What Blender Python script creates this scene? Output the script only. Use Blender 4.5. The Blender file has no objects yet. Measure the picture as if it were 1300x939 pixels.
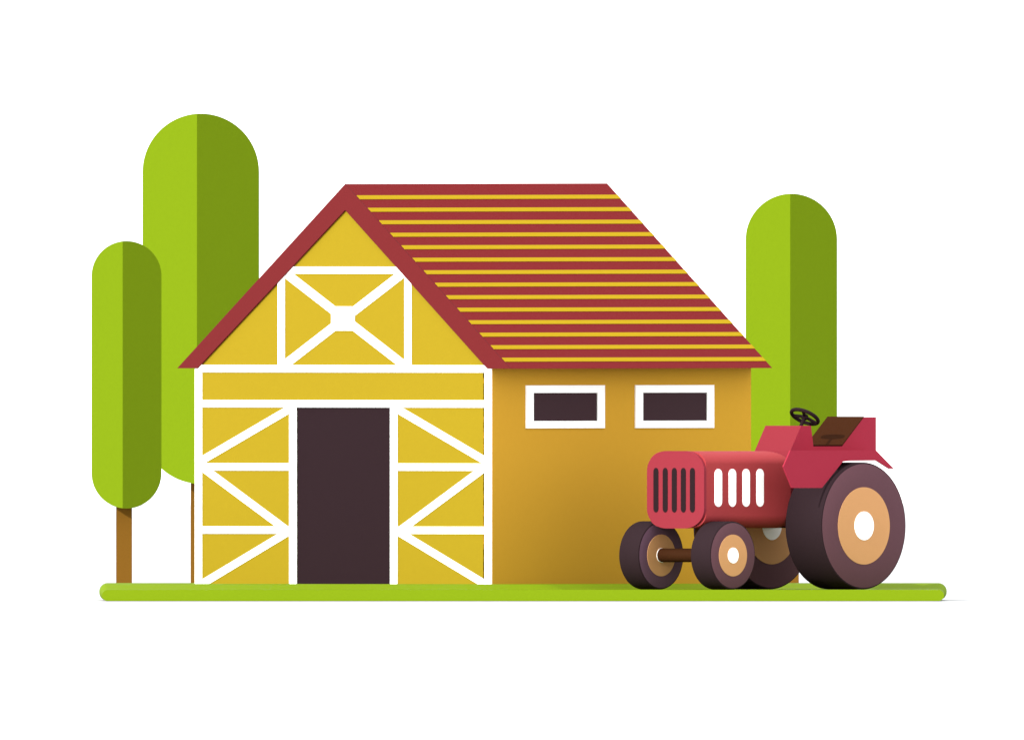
import bpy, bmesh, math
from mathutils import Vector, Matrix

scene = bpy.context.scene
COL = scene.collection
R = math.radians

# ------------------------------------------------------------------ materials
# linear base colours
ALB = {
#ALB_BEGIN
'lawn': (0.1297, 0.1986, 0.0037),
'crown_leaf': (0.1135, 0.1753, 0.0025),
'trunk_bark': (0.1295, 0.0590, 0.0070),
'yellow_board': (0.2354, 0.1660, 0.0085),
'yellow_board_shade': (0.5012, 0.2659, 0.0239),
'roof_red_lit': (0.1064, 0.0123, 0.0136),  # same red as the roof slope, toned apart to even out sun and shade
'roof_red': (0.1416, 0.0112, 0.0122),
'roof_yellow': (0.3393, 0.2212, 0.0047),
'doorway_shade': (0.0163, 0.0082, 0.0105),
'dark_pane': (0.0401, 0.0206, 0.0251),
'grille_pink': (0.1880, 0.0125, 0.0234),
'cowl_pink': (0.1695, 0.0099, 0.0189),
'crimson': (0.2766, 0.0155, 0.0358),
'hood_red': (0.2779, 0.0301, 0.0333),
'seat_brown': (0.0300, 0.0086, 0.0020),
'axle_brown': (0.0318, 0.0107, 0.0037),
'rubber_tread': (0.0196, 0.0111, 0.0136),
'rubber_inner': (0.0958, 0.0495, 0.0756),
'rubber_wall': (0.0930, 0.0413, 0.0517),
'rim_orange': (0.4880, 0.2468, 0.1063),
'slot_dark': (0.0156, 0.0079, 0.0099),
'wheel_dark': (0.0153, 0.0077, 0.0095),
#ALB_END
'white_paint': (0.96, 0.96, 0.95),
'ground_white': (0.44, 0.44, 0.44),
}
VAR = {'lawn': (0.05, 30), 'crown_leaf': (0.05, 22), 'trunk_bark': (0.06, 30), 'ground_white': (0.0, 1)}
SPEC = {'rubber_tread': 0.02, 'rubber_wall': 0.05, 'rubber_inner': 0.03, 'hood_red': 0.12, 'crimson': 0.12, 'grille_pink': 0.2, 'cowl_pink': 0.2}
MATS = {}
def mat(name):
    if name in MATS: return MATS[name]
    m = bpy.data.materials.new(name); m.use_nodes = True
    nt = m.node_tree; b = nt.nodes['Principled BSDF']
    c = ALB[name]; amt, sc = VAR.get(name, (0.025, 14))
    b.inputs['Roughness'].default_value = 0.75
    b.inputs['Specular IOR Level'].default_value = SPEC.get(name, 0.03)
    # faint uneven pigment, as on any painted or grown surface
    tc = nt.nodes.new('ShaderNodeTexCoord'); nz = nt.nodes.new('ShaderNodeTexNoise')
    nz.inputs['Scale'].default_value = sc; nz.inputs['Detail'].default_value = 5
    nt.links.new(tc.outputs['Object'], nz.inputs['Vector'])
    mx = nt.nodes.new('ShaderNodeMix'); mx.data_type = 'RGBA'
    mx.inputs['A'].default_value = tuple(max(0, v*(1-amt)) for v in c) + (1,)
    mx.inputs['B'].default_value = tuple(min(1, v*(1+amt)) for v in c) + (1,)
    nt.links.new(nz.outputs['Fac'], mx.inputs['Factor'])
    nt.links.new(mx.outputs['Result'], b.inputs['Base Color'])
    MATS[name] = m
    return m

# ------------------------------------------------------------------ helpers
def link(name, bm, mats, parent=None, smooth=False, label=None):
    bmesh.ops.recalc_face_normals(bm, faces=bm.faces[:])
    me = bpy.data.meshes.new(name); bm.to_mesh(me); bm.free()
    for m in (mats if isinstance(mats, (list, tuple)) else [mats]):
        me.materials.append(mat(m))
    if smooth:
        me.shade_smooth()
        me.set_sharp_from_angle(angle=R(40))
    o = bpy.data.objects.new(name, me); COL.objects.link(o)
    if parent: o.parent = parent
    if label: o['label'] = label
    return o

def thing(name, label, cat, loc=(0, 0, 0), rz=0.0, group=None):
    o = bpy.data.objects.new(name, None); COL.objects.link(o)
    o.empty_display_size = 0.3
    o.location = loc; o.rotation_euler = (0, 0, rz)
    o['label'] = label; o['category'] = cat
    if group: o['group'] = group
    return o

def prism(bm, pts, a, b, to3, mi=0):
    """closed prism: 2-D outline pts swept from depth a to depth b; to3(p, d) gives the point."""
    A = [bm.verts.new(to3(p, a)) for p in pts]
    B = [bm.verts.new(to3(p, b)) for p in pts]
    fs = [bm.faces.new(A), bm.faces.new(B[::-1])]
    n = len(pts)
    for i in range(n):
        fs.append(bm.faces.new((A[i], B[i], B[(i+1) % n], A[(i+1) % n])))
    for f in fs: f.material_index = mi
    return fs

def rounded(cx, cy, hx, hy, rx, ry, seg=10):
    pts = []
    for (sx, sy, a0) in ((1, 1, 0), (-1, 1, 90), (-1, -1, 180), (1, -1, 270)):
        for k in range(seg+1):
            a = R(a0 + 90*k/seg)
            pts.append((cx + sx*(hx-rx) + rx*math.cos(a), cy + sy*(hy-ry) + ry*math.sin(a)))
    return pts

def bar(p, q, w):
    d = Vector((q[0]-p[0], q[1]-p[1])).normalized(); n = Vector((-d.y, d.x))*w/2
    return [(p[0]+n.x, p[1]+n.y), (q[0]+n.x, q[1]+n.y), (q[0]-n.x, q[1]-n.y), (p[0]-n.x, p[1]-n.y)]

def tube(bm, pts, rad, seg=16, closed=False):
    rings = []
    n = len(pts)
    for i, p in enumerate(pts):
        p = Vector(p)
        if closed: t = Vector(pts[(i+1) % n]) - Vector(pts[i-1])
        else: t = Vector(pts[min(i+1, n-1)]) - Vector(pts[max(i-1, 0)])
        t.normalize()
        up = Vector((0, 0, 1)) if abs(t.z) < 0.9 else Vector((1, 0, 0))
        s = t.cross(up).normalized(); u = s.cross(t)
        rings.append([bm.verts.new(p + rad*(math.cos(2*math.pi*k/seg)*s + math.sin(2*math.pi*k/seg)*u)) for k in range(seg)])
    for i in range(n if closed else n-1):
        a, b = rings[i], rings[(i+1) % n]
        for k in range(seg):
            bm.faces.new((a[k], a[(k+1) % seg], b[(k+1) % seg], b[k]))
    if not closed:
        bm.faces.new(rings[0]); bm.faces.new(rings[-1][::-1])

# ------------------------------------------------------------------ setting
bm = bmesh.new()
vs = [bm.verts.new(p) for p in ((-700, -1120, -0.145), (700, -1120, -0.145), (700, 700, -0.145), (-700, 700, -0.145))]
bm.faces.new(vs)
g = link('ground', bm, 'ground_white'); g['kind'] = 'structure'

def lawn_top(x, y):
    if x < 0.5: yb = -0.55
    elif x < 3.1: yb = -0.35 + (x-0.5)*1.43
    else: yb = 3.37
    t = min(1, max(0, (y-yb+0.25)/0.5)); t = t*t*(3-2*t)
    return 0.07*t
bm = bmesh.new()
XL, XR, ZB = -5.24, 5.52, -0.14
ys = [-1.7 + 0.1*i for i in range(60)] + [4.5 + 0.5*i for i in range(9)]
rings = []
for y in ys:
    ring = []
    hl, hr = lawn_top(XL, y), lawn_top(XR, y)
    rl, rr = (hl-ZB)/2, (hr-ZB)/2
    cl, cr = XL+0.105, XR-0.105
    N = 60
    for i in range(N+1):
        x = cl + (cr-cl)*i/N
        ring.append((x, y, lawn_top(x, y)))
    for k in range(1, 12):
        a = R(90-180*k/12); ring.append((cr+rr*math.cos(a), y, (hr+ZB)/2+rr*math.sin(a)))
    ring.append((cr, y, ZB)); ring.append((cl, y, ZB))
    for k in range(1, 12):
        a = R(270-180*k/12); ring.append((cl+rl*math.cos(a), y, (hl+ZB)/2+rl*math.sin(a)))
    rings.append([bm.verts.new(p) for p in ring])
for a, b in zip(rings, rings[1:]):
    n = len(a)
    for k in range(n): bm.faces.new((a[k], a[(k+1) % n], b[(k+1) % n], b[k]))
bm.faces.new(rings[0]); bm.faces.new(rings[-1][::-1])
g = link('lawn', bm, 'lawn', smooth=True); g['kind'] = 'structure'

# ------------------------------------------------------------------ trees
def tree(label, x, y, half, zlo, zhi, ridge, tx0, tx1, base):
    """clipped tree: a wedge-fronted crown with a rounded top and foot, on a tapered trunk."""
    t = thing('clipped_tree', label, 'tree', (x, y, base), 0, 'smooth clipped trees around the barn')
    zc0, zc1 = zlo+half-base, zhi-half-base
    out = []
    M = 40
    for k in range(M+1):
        a = math.pi*k/M; out.append((half*math.cos(a), zc1+half*math.sin(a)))
    for k in range(M+1):
        a = math.pi+math.pi*k/M; out.append((half*math.cos(a), zc0+half*math.sin(a)))
    rx = ridge-x
    def split(side):
        res = []
        n = len(out)
        for i in range(n):
            p, q = out[i], out[(i+1) % n]
            ip = (p[0]-rx)*side >= 0; iq = (q[0]-rx)*side >= 0
            if ip: res.append(p)
            if ip != iq:
                f = (rx-p[0])/(q[0]-p[0]); res.append((rx, p[1]+f*(q[1]-p[1])))
        return res
    bm = bmesh.new()
    for side in (-1, 1):
        pts = split(side); w = half - side*rx; d = 1.15*half
        depth = lambda px: d*(1-abs(px-rx)/(w+0.02))
        F = [bm.verts.new((px, -depth(px), pz)) for px, pz in pts]
        B = [bm.verts.new((px, depth(px), pz)) for px, pz in pts]
        bm.faces.new(F); bm.faces.new(B[::-1])
        n = len(pts)
        for i in range(n):
            if abs(pts[i][0]-rx) < 1e-6 and abs(pts[(i+1) % n][0]-rx) < 1e-6: continue
            bm.faces.new((F[i], B[i], B[(i+1) % n], F[(i+1) % n]))
    bmesh.ops.remove_doubles(bm, verts=bm.verts[:], dist=1e-4)
    link('crown', bm, 'crown_leaf', t)
    bm = bmesh.new()
    cx = (tx0+tx1)/2-x; r = (tx1-tx0)/2
    rr = []
    SEG = 4
    for z, s in ((-0.06, 1.0), (0.05, 1.0), (1.0, 1.0), (zc0+0.1, 0.97)):
        # squared trunk
        rr.append([bm.verts.new((cx+r*s*sx, r*s*sy, z)) for sx, sy in ((1, 1), (-1, 1), (-1, -1), (1, -1))])
    for a, b in zip(rr, rr[1:]):
        for k in range(SEG): bm.faces.new((a[k], a[(k+1) % SEG], b[(k+1) % SEG], b[k]))
    bm.faces.new(rr[0]); bm.faces.new(rr[-1][::-1])
    link('trunk', bm, 'trunk_bark', t)

GZ = -0.15
tree('tallest rounded green tree with half-dark crown behind the left slope of the barn roof',
     -3.95, 22.0, 0.74, 1.302, 5.997, -4.0, -4.08, -3.87, GZ)
tree('short slim rounded green tree standing at the far left beside the tallest tree',
     -4.894, 13.0, 0.444, 1.007, 4.397, -4.943, -5.026, -4.824, GZ)
tree('rounded green tree rising behind the tractor and the right end of the barn',
     3.547, 24.0, 0.581, 0.998, 4.978, 3.532, 3.44, 3.642, GZ)

# ------------------------------------------------------------------ barn
TH = R(35); CT, ST = math.cos(TH), math.sin(TH)
BASE = 0.07
# local frame: +x runs along the gable front from its near corner to its far one, +y along the long side
barn = thing('barn', 'yellow timber barn with white braced gable front and red striped roof', 'barn', (-0.252, 0, BASE), 0)
FU = Vector((-CT, ST, 0)); FV = Vector((ST, CT, 0)); UP = Vector((0, 0, 1))
def B(u, v, z): return FU*u + FV*v + UP*z
def fu(px): return (624.8-px)/100/CT              # drawing widths of the gable to metres along it
def fz(py): return (741-py)/100
def sv(px): return (px-624.8)/100/ST
def front(p, d): return B(p[0], d, p[1])          # d: depth into the barn (negative = proud of the wall)
def side(p, d): return B(d, p[0], p[1])           # d: negative = proud of the side wall
LW, DW = fu(248.1), sv(953.2)
ZE, ZR = fz(467.8), fz(233.9)
UR = fu(440.0)                                     # ridge
EL, ER = fu(225.2)-0.02, fu(648)-0.02              # eaves
TW = 0.14
# gable front with the doorway cut out
da, db, dz = fu(495.9), fu(376.9), fz(517.2)
gab = [(0, -0.05), (da, -0.05), (da, dz), (db, dz), (db, -0.05), (LW, -0.05), (LW, ZE+0.12), (UR, ZR-0.2), (0, ZE+0.12)]
bm = bmesh.new(); prism(bm, gab, 0, TW, front); link('wall', bm, 'yellow_board', barn, label='yellow gable front wall')
bm = bmesh.new(); prism(bm, [(0, -0.05), (LW, -0.05), (LW, ZE+0.12), (UR, ZR-0.2), (0, ZE+0.12)], DW-TW, DW, front)
link('wall', bm, 'yellow_board', barn)
for d0, d1 in ((0, TW), (LW-TW, LW)):
    bm = bmesh.new(); prism(bm, [(TW, -0.05), (DW-TW, -0.05), (DW-TW, ZE+0.1), (TW, ZE+0.1)], d0, d1, side)
    if d0 == 0:
        # the long side runs on over the corner so that no end grain of the gable shows
        bm.free(); bm = bmesh.new()
        prism(bm, [(0.0, -0.05), (DW, -0.05), (DW, ZE+0.1), (0.0, ZE+0.1)], -0.004, TW, side)
        link('wall', bm, 'yellow_board_shade', barn, label='shade-toned long side wall with two windows')  # same boards as the gable, base colour set apart for the shaded side
    else:
        link('wall', bm, 'yellow_board', barn)
bm = bmesh.new(); prism(bm, [(da-0.02, -0.05), (db+0.02, -0.05), (db+0.02, dz+0.02), (da-0.02, dz+0.02)], 0.012, 0.05, front)  # dark sheet painted in place of the shade inside the open doorway
link('shade_panel', bm, 'doorway_shade', barn, label='flat dark panel for the shade in the open doorway')

def timber(name, pts, proud):
    bm = bmesh.new(); prism(bm, pts, -proud, 0.01 if name != 'corner_post' else 0.0, front)
    return link(name, bm, 'white_paint', barn)
def rect(x0, x1, y0, y1): return [(fu(x0), fz(y1)), (fu(x1), fz(y1)), (fu(x1), fz(y0)), (fu(x0), fz(y0))]
timber('corner_post', rect(248.1, 257.1, 463.0, 744), .014)
timber('corner_post', rect(615.9, 624.8, 463.0, 744), .014)
timber('door_post', rect(367.8, 376.9, 512, 744), .014)
timber('door_post', rect(495.9, 505.0, 512, 744), .014)
timber('beam', rect(248.6, 624.4, 463.6, 472.8), .011)
timber('beam', rect(250, 623, 508, 517.2), .011)
for x0, x1 in ((250, 372), (500.8, 623)):
    timber('beam', rect(x0, x1, 588.1, 597.3), .011)
    timber('beam', rect(x0, x1, 668.2, 677.4), .011)
def brace(x0, y0, x1, y1, w=9.4, proud=.008):
    # outline in drawing units, then laid on the gable
    return timber('brace', [(fu(p[0]), fz(p[1])) for p in bar((x0, y0), (x1, y1), w)], proud)
for (x0, y0, x1, y1) in ((371, 517.6, 252, 587.3), (252, 589.5, 371.5, 678.2), (371.5, 672, 252, 744)):
    brace(x0, y0, x1, y1)
    brace(872.9-x0, y0, 872.9-x1, y1)
timber('beam', rect(352, 524, 338.8, 347.6), .011)
timber('post', rect(353.2, 362.0, 335, 468), .013)
timber('post', rect(514.0, 522.8, 335, 468), .013)
brace(358.0, 343.3, 516.5, 466.0, 10.6)
brace(358.0, 466.0, 516.5, 343.3, 10.6, .0065)
timber('centre_block', rect(421.2, 450.8, 389.2, 419.8), .016)

# windows in the long side
for a0, a1, b0, b1 in ((666.6, 766.3, 675.9, 757.1), (805.4, 905.1, 814.8, 896.2)):
    y0, y1, i0, i1 = 489.2, 543.6, 498.8, 534.3
    bm = bmesh.new()
    prism(bm, [(sv(b0)-.02, fz(i1)-.02), (sv(b1)+.02, fz(i1)-.02), (sv(b1)+.02, fz(i0)+.02), (sv(b0)-.02, fz(i0)+.02)], -.009, 0.0, side)
    w = link('window', bm, 'dark_pane', barn)
    bm = bmesh.new()
    O = [(sv(a0), fz(y1)), (sv(a1), fz(y1)), (sv(a1), fz(y0)), (sv(a0), fz(y0))]
    I = [(sv(b0), fz(i1)), (sv(b1), fz(i1)), (sv(b1), fz(i0)), (sv(b0), fz(i0))]
    rows = [[bm.verts.new(side(p, d)) for p in ps] for ps, d in ((O, 0.0), (O, -.022), (I, -.022), (I, 0.0))]
    for r0, r1 in ((0, 1), (1, 2), (2, 3), (3, 0)):
        for k in range(4): bm.faces.new((rows[r0][k], rows[r0][(k+1) % 4], rows[r1][(k+1) % 4], rows[r1][k]))
    link('frame', bm, 'white_paint', w)

# roof: red boarding with raised yellow battens on the visible slope
V0, V1 = -0.012, -0.03+332.4/100/ST
bm = bmesh.new()
prof = [(EL, ZE), (UR, ZR), (ER, ZE), (fu(620.3), ZE), (UR, ZR-0.33), (fu(252.3), ZE)]
half_l = [prof[0], prof[1], prof[4], prof[5]]; half_r = [prof[1], prof[2], prof[3], prof[4]]
A = [bm.verts.new(front(p, V0)) for p in prof]; Bv = [bm.verts.new(front(p, V1)) for p in prof]
for vv in (A, Bv):
    bm.faces.new((vv[0], vv[1], vv[4], vv[5])); bm.faces.new((vv[1], vv[2], vv[3], vv[4]))
for i in range(6): bm.faces.new((A[i], Bv[i], Bv[(i+1) % 6], A[(i+1) % 6]))
slope_n = Vector((-(ZR-ZE), 0, 0))
for (E, nb) in ((ER, 14), (EL, 14)):
    for k in range(nb):
        zc = ZR - (17.2 + 15.82*k)/100           # middle of each batten
        hz = 0.0245
        def P(z, lift):
            f = (z-ZE)/(ZR-ZE); u = E+(UR-E)*f
            nu = (1 if E > UR else -1)*(ZR-ZE); nzv = abs(UR-E); L = math.hypot(nu, nzv)
            return (u+nu/L*lift, z+nzv/L*lift)
        pts = [P(zc-hz, -.01), P(zc+hz, -.01), P(zc+hz, .006), P(zc-hz, .006)]
        prism(bm, pts, V0+0.004, V1-0.004, front, 1)
roof = link('roof', bm, ['roof_red', 'roof_yellow'], barn)
for pts in ([prof[0], prof[1], prof[4], prof[5]], [prof[1], prof[2], prof[3], prof[4]]):
    bm = bmesh.new(); prism(bm, pts, -0.034, V0-0.0005, front); link('barge_board', bm, 'roof_red_lit', roof)

# ------------------------------------------------------------------ tractor
# local frame: +x forward, +y towards the far side, z up; origin under the rear axle
AW = math.acos(0.67)
tr = thing('tractor', 'red farm tractor with big rear wheels parked at the corner of the barn', 'tractor', (3.65, 1.1, 0.0), 0)
FW = Vector((-0.67, -0.7424, 0)); NN = Vector((0.7424, -0.67, 0))
def T(l, n, z): return FW*l + NN*n + UP*z
def lz(p, d): return T(p[0], d, p[1])
def nz(p, d): return T(d, p[0], p[1])
def lx(px, n): return (1015+74.24*n-px)/67
def zz(py): return (748-py)/100

def wheel(l, t, r, w, rr, rc, inner, label=None):
    """tyre with flat tread, rim and cap; t is the signed distance from the centre line."""
    S = 72
    bm = bmesh.new()
    e = 0.02
    prof = [(rr-0.02, -w/2), (r-e, -w/2), (r-e*.3, -w/2+e*.3), (r, -w/2+e), (r, w/2-e), (r-e*.3, w/2-e*.3), (r-e, w/2), (rr-0.02, w/2)]
    rings = []
    for k in range(S):
        a = 2*math.pi*k/S
        rings.append([bm.verts.new(T(l+q*math.cos(a), t+d, r+q*math.sin(a)+0.002)) for q, d in prof])
    for k in range(S):
        a, b = rings[k], rings[(k+1) % S]
        for i in range(len(prof)-1):
            f = bm.faces.new((a[i], b[i], b[i+1], a[i+1]))
            f.material_index = 1 if i in (0, 6) else 0
            if i == 6: f.material_index = 1 if not inner else 2
    tyre = link('wheel', bm, ['rubber_tread', 'rubber_wall', 'rubber_inner'], tr, smooth=True, label=label)
    def disc(name, rad, d, m):
        bm = bmesh.new()
        cir = [(l+rad*math.cos(2*math.pi*k/S), r+0.002+rad*math.sin(2*math.pi*k/S)) for k in range(S)]
        prism(bm, cir, t-d, t+d, lz); link(name, bm, m, tyre, smooth=True)
    disc('rim', rr, w/2+0.005, 'rim_orange')
    disc('hub_cap', rc, w/2+0.011, 'white_paint')
FA = 2.13
wheel(0, 0.788, 0.806, 0.62, 0.49, 0.182, False, 'large rear wheel on the near side')
wheel(0, -0.788, 0.806, 0.62, 0.49, 0.182, False, 'large rear wheel half hidden on the far side')
wheel(FA, 0.613, 0.433, 0.337, 0.265, 0.10, False, 'small front wheel on the near side')
wheel(FA, -0.613, 0.433, 0.337, 0.265, 0.091, True, 'small front wheel on the far side')
bm = bmesh.new(); tube(bm, [T(FA, -0.43, .436), T(FA, 0.43, .436)], 0.087, 24); link('axle', bm, 'axle_brown', tr, True)
bm = bmesh.new(); tube(bm, [T(0, -0.47, .82), T(0, 0.47, .82)], 0.04, 20); link('axle', bm, 'axle_brown', tr, True)
bm = bmesh.new()
prism(bm, [(-.4, .80), (.9, .80), (.9, 1.5), (-.4, 1.62)], -.12, .12, lz)
link('gearbox', bm, 'crimson', tr)
bm = bmesh.new(); tube(bm, [T(FA, .2, .45), T(FA, .2, .83)], 0.05, 16); link('axle_bracket', bm, 'axle_brown', tr, True)

# hood: rounded box with a rounded rear top corner
HB, HT, HW = zz(670), zz(572.4), 0.485
L0, L1 = 2.31, 0.70
bm = bmesh.new()
secs = [(L0, HT), (1.6, HT)] + [(L1+0.22-0.22*math.sin(R(a)), HT-0.2+0.2*math.cos(R(a))) for a in range(0, 91, 9)]
rings = []
for l, top in secs:
    full = rounded(0, (HB+HT)/2, HW, (HT-HB)/2, 0.27, 0.165, 12)
    rings.append([bm.verts.new(T(l, p[0], min(p[1], top))) for p in full])
for a, b in zip(rings, rings[1:]):
    n = len(a)
    for k in range(n): bm.faces.new((a[k], a[(k+1) % n], b[(k+1) % n], b[k]))
bm.faces.new(rings[0]); bm.faces.new(rings[-1][::-1])
hood = link('hood', bm, 'hood_red', tr, smooth=True)
for px in (911.7, 929.5, 947.0, 964.6):
    bm = bmesh.new()
    prism(bm, rounded(lx(px, HW), (zz(594.8)+zz(642.8))/2, .069, .24, .0689, .069, 8), HW-.01, HW+.007, lz)
    link('vent', bm, 'white_paint', hood)
bm = bmesh.new()
prism(bm, rounded(0, (HB+HT)/2, HW+.003, (HT-HB)/2+.003, 0.33, 0.25, 12), L0-.005, L0+.04, nz)
gr = link('grille', bm, 'grille_pink', tr)
xc = 1015-67*(L0+.04)
for px in (832.9, 844.7, 856.2, 867.7, 879.2):
    bm = bmesh.new()
    prism(bm, rounded((px-xc)/74.24, (zz(593.5)+zz(650))/2, .042, .283, .0419, .05, 8), L0+.03, L0+.045, nz)
    link('slot', bm, 'slot_dark', gr)

# driver's body: cowl, tub and seat back in one pressed shell
BN = 0.305
def q(px, py): return (lx(px, BN), zz(py))
shell = [(0.62, 1.50), (lx(1003.5, BN), zz(572)), q(1017, 540.3), q(1029.7, 540.3), q(1032.6, 566.5), q(1069.0, 566.5),
         q(1096.4, 529.8), q(1112.2, 529.6), q(1112.2, 573), (-1.0, 1.66), (-0.2, 1.60)]
bm = bmesh.new()
fs = prism(bm, shell, -BN, BN, lz)
fs[2].material_index = 1; fs[3].material_index = 1          # the sloping front of the cowl
link('body', bm, ['crimson', 'cowl_pink'], tr)
bm = bmesh.new()
a, b, c = q(1033.0, 565.6), q(1069.4, 565.6), q(1096.9, 529.0)
prism(bm, [a, b, c, (c[0]+.012, c[1]+.002), (b[0]+.008, b[1]+.012), (a[0], a[1]+.012)], -BN-.004, BN+.003, lz)
link('seat', bm, 'seat_brown', tr)
# fender on the near side: skirt plate and the deck that carries it
SN = 1.05
sk = [(1003.5, 571.5), (1112.2, 571.5), (1135, 594.9), (1129, 594.9), (1112.5, 584.4), (1070.8, 584.8), (1043.5, 619), (1005.6, 619), (994.6, 592), (999, 582)]
bm = bmesh.new(); prism(bm, [(lx(x, SN), zz(y)) for x, y in sk], SN-.02, SN, lz)
fender = link('fender', bm, 'crimson', tr)
bm = bmesh.new()
pts = [(.30, BN-.02), (lx(1040, SN), SN-.02), (lx(1108, SN), SN-.02), (-1.05, BN-.02)]
prism(bm, pts, 1.70, 1.715, lambda p, d: T(p[0], p[1], d)); link('deck', bm, 'crimson', fender)

# steering wheel
tilt = R(31)
ax = (UP*math.cos(tilt) - FW*math.sin(tilt)).normalized()
e1 = NN.copy(); e2 = ax.cross(e1).normalized()
cn = 0.06
c = T(lx(1021.7, cn), cn, zz(529.0))
bm = bmesh.new()
tube(bm, [c+0.18*(math.cos(2*math.pi*k/40)*e1+math.sin(2*math.pi*k/40)*e2) for k in range(40)], 0.024, 12, True)
for a in (0, 125, 235):
    d = math.cos(R(a+65))*e1+math.sin(R(a+65))*e2
    tube(bm, [c, c+0.175*d], 0.021, 10)
tube(bm, [c-ax*.03, c+ax*.025], 0.04, 16)
st = link('steering_wheel', bm, 'wheel_dark', tr, smooth=True)
bm = bmesh.new(); tube(bm, [c-ax*.02, T(lx(1016.5, cn), cn, zz(541.5))], 0.024, 12); link('column', bm, 'wheel_dark', st, smooth=True)

# ------------------------------------------------------------------ light
EL_SUN = R(25)
S = Vector((-0.65*math.cos(EL_SUN), -0.76*math.cos(EL_SUN), math.sin(EL_SUN))).normalized()   # towards the sun
sun = bpy.data.lights.new('sun', 'SUN'); sun.energy = 5.0; sun.angle = R(0.5); sun.color = (1.0, 0.985, 0.96)
so = bpy.data.objects.new('sun', sun); COL.objects.link(so)
so.rotation_euler = (-S).to_track_quat('-Z', 'Y').to_euler(); so.location = S*60

w = bpy.data.worlds.new('World'); scene.world = w; w.use_nodes = True
nt = w.node_tree; bg = nt.nodes['Background']; out = nt.nodes['World Output']
sky = nt.nodes.new('ShaderNodeTexSky'); sky.sky_type = 'NISHITA'; sky.sun_disc = False
sky.sun_elevation = EL_SUN; sky.sun_rotation = math.atan2(S.x, S.y)
nt.links.new(sky.outputs['Color'], bg.inputs['Color']); bg.inputs['Strength'].default_value = 0.065
haze = nt.nodes.new('ShaderNodeBackground'); haze.inputs['Color'].default_value = (1, 1, 1, 1); haze.inputs['Strength'].default_value = 1.95
add = nt.nodes.new('ShaderNodeAddShader')
nt.links.new(bg.outputs[0], add.inputs[0]); nt.links.new(haze.outputs[0], add.inputs[1]); nt.links.new(add.outputs[0], out.inputs['Surface'])

# ------------------------------------------------------------------ camera: a very long lens, level with the yard
PITCH = R(0.1); D = 1150.0
cam = bpy.data.cameras.new('camera'); cam.type = 'ORTHO'; cam.ortho_scale = 13.0
cam.clip_start = 1.0; cam.clip_end = 4000
co = bpy.data.objects.new('camera', cam); COL.objects.link(co)
co.rotation_euler = (R(90)-PITCH, 0, 0)
co.location = (0, -D*math.cos(PITCH), 2.785+D*math.sin(PITCH))
scene.camera = co
scene.view_settings.view_transform = 'Standard'; scene.view_settings.look = 'None'; scene.view_settings.exposure = 0
